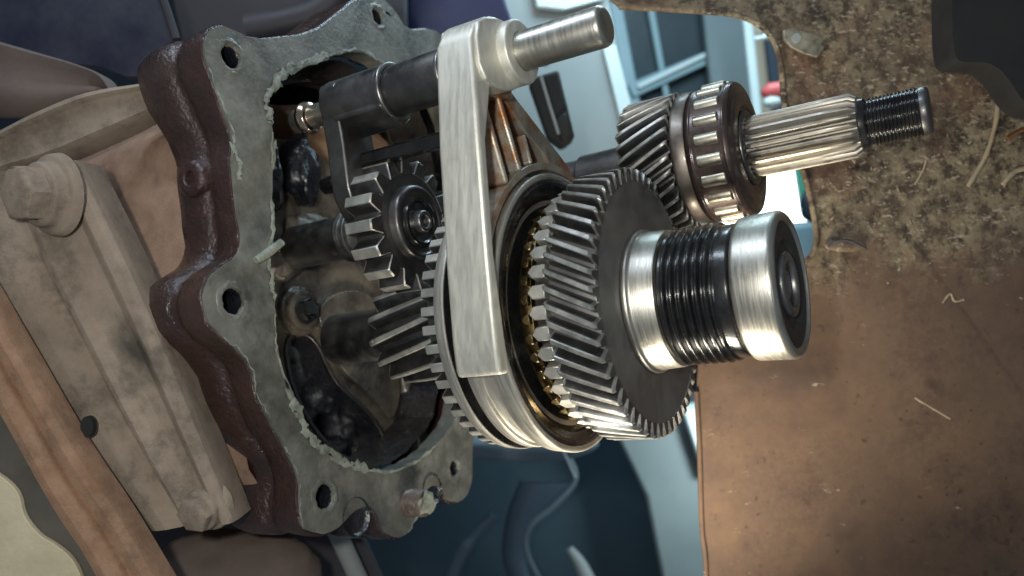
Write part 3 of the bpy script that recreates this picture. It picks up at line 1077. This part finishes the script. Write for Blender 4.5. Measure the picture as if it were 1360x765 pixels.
part('bolt', dustbolt(54, 258, 316, 9.6, 10, (-.50, -.86, -.06), 1.28), DUSTG, bk, deg=38)
part('bolt', dustbolt(266, 678, 332, 6.6, 6, (-.30, -.93, -.2), 1.25), DUSTG, bk, deg=38)
part('bracket_hole', slab(pcirc(115, 567, 8.5, 14), 324.5, 3), HOLESHADE, bk)  # black disc in place of an open, shaded hole
rl = thing('rail', 'narrow orange dusted rail with a lengthwise groove beside the bracket', 'rail')
part('rail_strip', loft([(-40, 350), (30, 470), (100, 590), (160, 680), (232, 800)], [(-70, 440), (0, 555), (70, 680), (110, 740), (150, 810)],
                        [(0, -4), (.05, 1), (.2, 2.2), (.36, 1.6), (.44, -2.2), (.50, -2.2), (.56, 1.6), (.75, 2.4), (.92, 1.4), (1.0, -4)],
                        lambda x, y: 310 + .01 * y), RAIL, rl, deg=60)
single('lower_plate', slab([(-80, 420), (0, 520), (60, 640), (150, 790), (150, 900), (-80, 900)], 322, 6), GREYP,
       'grey dusty plate in the lower left corner beside the rail', 'plate', bevel=1)
single('mud_patch', slab(smooth_loop([(-40, 610), (2, 632), (26, 655), (30, 685), (52, 712), (72, 722), (100, 745), (115, 790), (70, 830), (-40, 830)], 2), 319, 2.6), CREAM,
       'cream coloured flat patch of caked mud on the lower grey plate', 'mud', bevel=1.1, segs=3)

# upper left: pressed covers and dark body panels
single('cover_flange', loft([(-60, 205), (0, 178), (60, 148), (120, 125), (200, 112)], [(-60, 262), (0, 232), (70, 212), (150, 178), (205, 150)],
                            [(0, 0), (.02, 4), (.12, 5), (.2, 2.2), (.3, 1.2), (.7, 1.4), (.84, 2.2), (.92, -1.5), (1, -6)], lambda x, y: 362), DUSTG,
       'dusty curved cover with a raised lip above the tan housing', 'cover', deg=88)
single('heat_shield', loft([(-50, 40), (40, 66), (100, 84), (135, 100), (150, 122)], [(-50, 150), (30, 150), (80, 142), (120, 130), (150, 124)],
                           [(0, -3), (.06, 3.5), (.2, 2.2), (.45, -1), (.6, 1.4), (.8, .2), (1, -4)], lambda x, y: 392), BROWNP,
       'brown dusty bulging shield at the left edge above the cover', 'shield', deg=88)
single('navy_sheet', slab(smooth_loop([(-80, -80), (205, -80), (216, 10), (236, 52), (215, 62), (186, 82), (182, 108), (120, 84), (40, 90), (-10, 90), (-80, 90)], 1), 430, 5), BLUEBLK,
       'dark navy pressed sheet in the upper left corner', 'sheet metal', bevel=2)
single('body_rib', tube([at(206, -30, 424), at(222, 14, 424), at(234, 52, 424)], 2.0, 8), DARKP,
       'thin dark rib along the navy panel left of the top flange lobe', 'rib')
single('upper_panel', slab([(210, -80), (540, -80), (540, 60), (520, 60), (380, 60), (240, 60)], 560, 8), DARKP,
       'dark purple body panel behind the top of the flange', 'panel', bevel=2)
single('blue_glow_bulkhead', slab([(500, -80), (640, -80), (668, -10), (690, 60), (640, 110), (500, 110)], 600, 8), mat('blue_glow_paint', (.012, .016, .065), (.022, .026, .09), .5, 0, 30, .3, 200),  # navy colour stands in for the blue glow of light here
       'bulkhead sheet with the blue glow put into its colour, above the fork and flange', 'bulkhead', bevel=2)
single('breather_pipe', tube(bez([at(330, 40, 470), at(390, 28, 470), at(430, 12, 470), at(470, -30, 470)], 8), 9, 16), DARKP,
       'dark purple pipe passing behind the upper flange', 'pipe', deg=60)

single('rubber_boot', lump(tuple(at(310, 775, 400)), (42, 26, 26), .12, 2, 4), BROWNP,
       'dusty brown rounded boot at the bottom edge under the bracket', 'boot', deg=80)
single('sump_shadow_plate', slab([(150, 650), (470, 690), (520, 800), (520, 900), (120, 900)], 470, 8), DARKP,  # dark sheet added for the shade under the bracket
       'dark sheet standing in for the shade below the flange behind the dusty boot', 'plate', bevel=1)
single('support_bar', tube([at(440, 690, 450), at(472, 760, 450), at(494, 810, 450)], 5, 12), FARGREY,
       'light grey bar slanting down below the flange', 'bar', deg=60)

# ================================================================== RIGHT: RUSTY PANEL
pan = thing('inner_fender', 'large rusty mud caked sheet metal panel with a cut out', 'panel')
pout = [(944, 1000), (938, 765), (932, 700), (929, 600), (925, 520), (930, 450), (985, 400), (1040, 362), (1066, 350), (1080, 335),
        (1084, 308), (1072, 245), (1052, 180), (1042, 140), (1038, 95), (1032, 65), (1022, 46), (1008, 33), (985, 22), (955, 17), (900, 13), (822, 9), (806, -4), (800, -160),
        (1700, -160), (1700, 1000)]
pdep = lambda x, y: 418 - .03 * (x - 925) + .00006 * (x - 1150) ** 2


def panel_mesh():
    bm = slab(pout, pdep, 2.2)
    return bm


part('sheet', panel_mesh(), PANEL, pan, bevel=.6)
rimpts = [at(a, b, pdep(a, b) - .3) for a, b in pout[8:22]]
part('rolled_edge', tube(bez(rimpts, 5), 1.5, 10), PANEL, pan, deg=60)
rimpts = [at(a, b, pdep(a, b) - .3) for a, b in pout[0:5]]
part('rolled_edge', tube(bez(rimpts, 5), 1.3, 10), PANEL, pan, deg=60)
# clip riveted on, and a pressed louvre
clip = thing('metal_clip', 'torn tarnished metal clip with a round rivet on the rusty panel', 'clip')
part('tab', slab([(1040, 40), (1052, 36), (1072, 42), (1100, 50), (1092, 58), (1096, 64), (1086, 76), (1066, 70), (1050, 62), (1041, 52)], lambda a, b: pdep(a, b) - 2.5, 2), TIN, clip, bevel=.5)
part('rivet', slab(pcirc(1058, 50, 6.3), lambda a, b: pdep(a, b) - 3.4, 1.5), FARGREY, clip, bevel=.4)
p = at(1124, 326, pdep(1124, 326))
part('louvre', lump((p.x, p.y + .6, p.z), (10, 2.2, 3.2), .1, 2, 3), PANEL, pan, deg=80)
part('louvre_edge', tube(bez([at(1100, 328, pdep(1100, 328) - 2), at(1112, 320, pdep(1112, 320) - 4), at(1128, 320, pdep(1128, 320) - 4), at(1150, 330, pdep(1150, 330) - 2)], 6), .7, 8), DARKP, pan, deg=60)

single('rubber_bump_stop', slab(smooth_loop([(1264, -60), (1264, 30), (1266, 60), (1270, 80), (1284, 83), (1306, 82), (1324, 88), (1342, 108), (1356, 132), (1380, 150), (1500, 150), (1500, -60)], 2), 372, 18), RUBBER,
       'black rubber block in the upper right corner', 'rubber block', bevel=5, segs=4)
# straw stuck to the panel
for k, (pts, r, lab) in enumerate((
        ([(1326, 136), (1322, 165), (1310, 205), (1286, 247)], 1.35, 'longest pale straw stalk, curved, stuck on the panel below the rubber block'),
        ([(1372, 222), (1352, 226), (1340, 235), (1332, 245)], 1.6, 'short thick pale straw at the right edge of the panel'),
        ([(1215, 245), (1226, 226), (1230, 212)], .6, 'thin straw sliver right of the threaded shaft end'),
        ([(1215, 528), (1235, 540), (1262, 556)], 0.7, 'frayed pale straw lying in the dark lower part of the panel'),
        ([(1280, 398), (1268, 400), (1262, 390), (1252, 402)], .7, 'crooked straw bit in the soil patch on the panel'))):
    w_ = [at(a, b, pdep(a, b) - .5 * r) for a, b in pts]
    q = bez(w_, 5)
    single('straw', tube(q, [r * (.7 + .5 * abs(noise.noise(v * .3))) for v in q], 8, jitter=.12), STRAW, lab, 'straw', group='straw stuck to the rusty panel', deg=70)
w_ = [at(a, b, pdep(a, b) - 5) for a, b in ((1380, 166), (1358, 172), (1346, 178), (1338, 184))]
single('copper_wire', tube(bez(w_, 5), 1.1, 8), COPPER, 'short copper coloured wire end at the right edge of the panel', 'wire', deg=60)
# soil crumbs on the upper panel
bm = bmesh.new()
for k in range(150):
    px, py = random.uniform(1040, 1370), random.gauss(215, 85)
    if not (10 < py < 470):
        continue
    if px < 1085 and 50 < py < 360:
        continue
    c = at(px, py, pdep(px, py) - .2)
    r = random.uniform(.2, .7) * (1.8 if random.random() < .06 else 1)
    ax = Vector((random.uniform(-1, 1), random.uniform(-.2, .2), random.uniform(-1, 1))).normalized()
    st = random.choice((1, 1, 1.4, 3.0))
    vs = bmesh.ops.create_icosphere(bm, subdivisions=1, radius=r)['verts']
    for v in vs:
        v.co += ax * v.co.dot(ax) * (st - 1) * .8
        v.co.y *= .6
        v.co += c
single('soil_crumbs', bm, mat('soil_crumb', (.17, .13, .09), (.27, .22, .155), .9, 0, 90, .3, 600), 'crumbs of dry soil stuck to the upper rusty panel', 'soil', kind='stuff', deg=80)

# ================================================================== BEHIND: GARAGE SEEN THROUGH THE GAPS
gp = thing('grey_body_panel', 'light grey painted body panel with two round holes behind the rod', 'panel')
part('sheet', slab([(630, -60), (795, -60), (812, 20), (824, 90), (872, 260), (880, 380), (620, 380), (640, 60)], 760, 14,
                   [pcirc(676, 93, 8, 9), pcirc(723, 80, 8, 8)]), FARGREY, gp, bevel=2)
part('lit_edge', slab([(800, 60), (818, 60), (866, 250), (846, 250)], 756, 5), FARPALE, gp, bevel=1)  # light on the panel's edge, painted in as a paler strip
part('upper_strip', slab([(700, -60), (812, -60), (804, -2), (745, 14), (712, 10)], 752, 5), FARPALE, gp, bevel=2)
part('hole_backing', slab([(640, 40), (780, 40), (780, 180), (640, 180)], 790, 4), HOLESHADE, gp)  # dark sheet added as the shade behind the two holes

rb = thing('relay_box', 'small black relay box hanging behind the fork', 'relay')
part('body', slab([(702, 104), (742, 92), (764, 182), (748, 194), (728, 180)], 560, 22), RUBBER, rb, bevel=2)
part('rim', tube([at(718, 100, 556), at(730, 140, 556), at(742, 178, 556)], 1.0, 8), FARGREY, rb)
part('clip', slab([(738, 160), (752, 148), (758, 180), (748, 190)], 556, 6), RUBBER, rb, bevel=1)

wn = thing('window', 'dark glazed window with teal frame bars seen through the cut out', 'window')
part('glass', slab([(800, -20), (970, -20), (985, 240), (850, 240)], 1150, 6), FARGLASS, wn)
part('stile', slab([(808, 0), (826, 0), (868, 230), (848, 230)], 1135, 14), FARTEAL, wn, bevel=2)
part('glazing_bar', slab([(858, 0), (868, 0), (892, 140), (884, 140)], 1135, 12), FARTEAL, wn, bevel=2)
part('cross_bar', slab([(832, 112), (938, 68), (946, 82), (840, 130)], 1130, 12), FARTEAL, wn, bevel=3)
part('cross_bar_edge', slab([(846, 112), (936, 70), (938, 75), (848, 118)], 1124, 5), FARPALE, wn, bevel=1)
single('grey_door', slab([(930, -20), (988, -20), (1012, 200), (1014, 290), (948, 290), (944, 110)], 1110, 16), mat('far_door_grey', (.12, .16, .165), (.15, .19, .195), .6, 0, 8, 0), 'blue grey door panel right of the dark window', 'door', bevel=3)
single('pale_post', slab([(984, -10), (996, -10), (1020, 220), (1008, 220)], 1000, 10), FARPALE, 'thin pale post between the door and the tan board', 'post', bevel=2)
single('tan_board', slab([(996, 20), (1016, 30), (1036, 200), (1020, 200)], 1060, 10), FARTAN, 'tan upright board near the edge of the cut out', 'board', bevel=2)
single('dark_upright', slab([(1014, 20), (1044, 20), (1054, 220), (1036, 220)], 1020, 10), FARDARK, 'dark upright beside the tan board', 'post', bevel=2)
single('red_handle', tube([at(1012, 124, 820), at(1022, 121, 820), at(1052, 117, 820)], [3, 8, 8], 14), FARRED, 'small red handle peeking past the panel edge', 'handle', deg=60)
single('wall_hook', tube([at(1002, 52, 820), at(1014, 50, 820), at(1022, 46, 820)], [2, 2, 6], 12), FARPALE, 'small pale hook on the tan board', 'hook', deg=60)
single('lamp_bulb', lump(tuple(at(1026, 136, 820)), (9, 8, 6), .05, 1, 3), FARPALE, 'small white bulb below the red handle', 'bulb', deg=80)
single('lit_pane', slab([(960, 225), (1062, 225), (1080, 300), (1062, 306), (1040, 300), (960, 306)], 1000, 6), LIT, 'overexposed white lit pane between the shaft and bearing', 'lit pane')
single('green_post', slab([(1056, 220), (1070, 220), (1076, 282), (1066, 284)], 940, 8), FARGREEN, 'narrow green post beside the white lit pane', 'post', bevel=2)
single('black_ball', lump(tuple(at(1078, 272, 860)), (12, 10, 18), .1, 3, 3), FARDARK, 'black ball shaped thing beside the green post', 'ball', deg=80)
single('blue_box', slab([(1040, 296), (1120, 290), (1120, 420), (1040, 420)], 900, 40), FARTEAL, 'blue grey box under the white lit pane', 'box', bevel=6)

# lower middle: blue-grey underbody with pale edges
single('underbody_sheet', slab([(440, 520), (1010, 520), (1010, 960), (440, 960)], 980, 10), FARBLUE, 'dark blue underbody sheet below the gears', 'panel', bevel=2)
single('door_sill', slab([(810, 560), (990, 520), (990, 900), (905, 900), (858, 660)], 880, 14), mat('sill_grey', (.11, .14, .145), (.14, .17, .172), .5, 0, 8, 0), 'pale grey sill standing left of the rusty panel', 'sill', bevel=4)
single('sill_edge', slab([(905, 540), (990, 520), (990, 640), (938, 640)], 860, 14), FARPALE, 'bright pale edge of the sill right below the gear', 'trim', bevel=4)
single('curved_hose', tube(bez([at(752, 600, 820), at(764, 636, 820), at(735, 672, 820), at(704, 700, 820), at(700, 735, 820), at(728, 790, 820)], 8), 3.0, 10), mat('hose_grey', (.08, .11, .135), (.11, .14, .165), .5, 0, 8, 0), 'thin grey curved hose below the sleeve', 'hose', deg=70)
single('wide_duct', loft([(760, 640), (715, 690), (700, 745), (720, 800)], [(690, 640), (672, 690), (668, 745), (690, 800)], [(0, 0), (.1, 4), (.5, 6), (.9, 4), (1, 0)], lambda x, y: 860, 8), mat('duct_blue', (.025, .045, .068), (.035, .058, .085), .5, 0, 8, 0), 'broad blue grey duct beside the curved hose', 'duct', deg=70)
single('short_strap', tube(bez([at(756, 728, 840), at(772, 752, 840), at(792, 800, 840)], 6), [4 + .5 * k for k in range(13)], 12), FARGREY, 'short grey strut slanting at the bottom edge', 'strut', deg=70)
single('bent_strap', tube(bez([at(655, 684, 840), at(634, 706, 840), at(610, 740, 840), at(592, 790, 840)], 6), [5] * 9 + [7] * 10, 12), mat('strap_blue', (.04, .065, .09), (.055, .08, .105), .5, 0, 8, 0), 'bent blue grey strut below the lower flange ear', 'strut', deg=70)
single('thin_rod', tube([at(744, 590, 700), at(764, 634, 700)], 1.0, 8), FARPALE, 'thin bright rod hanging just below the sleeve', 'rod')
single('round_pan', lump(tuple(at(690, 590, 760)), (70, 20, 16), .08, 5, 4), mat('pan_grey', (.13, .18, .22), (.17, .22, .26), .45, 0, 8, 0), 'pale blue rounded pan just under the sleeve', 'pan', deg=80)
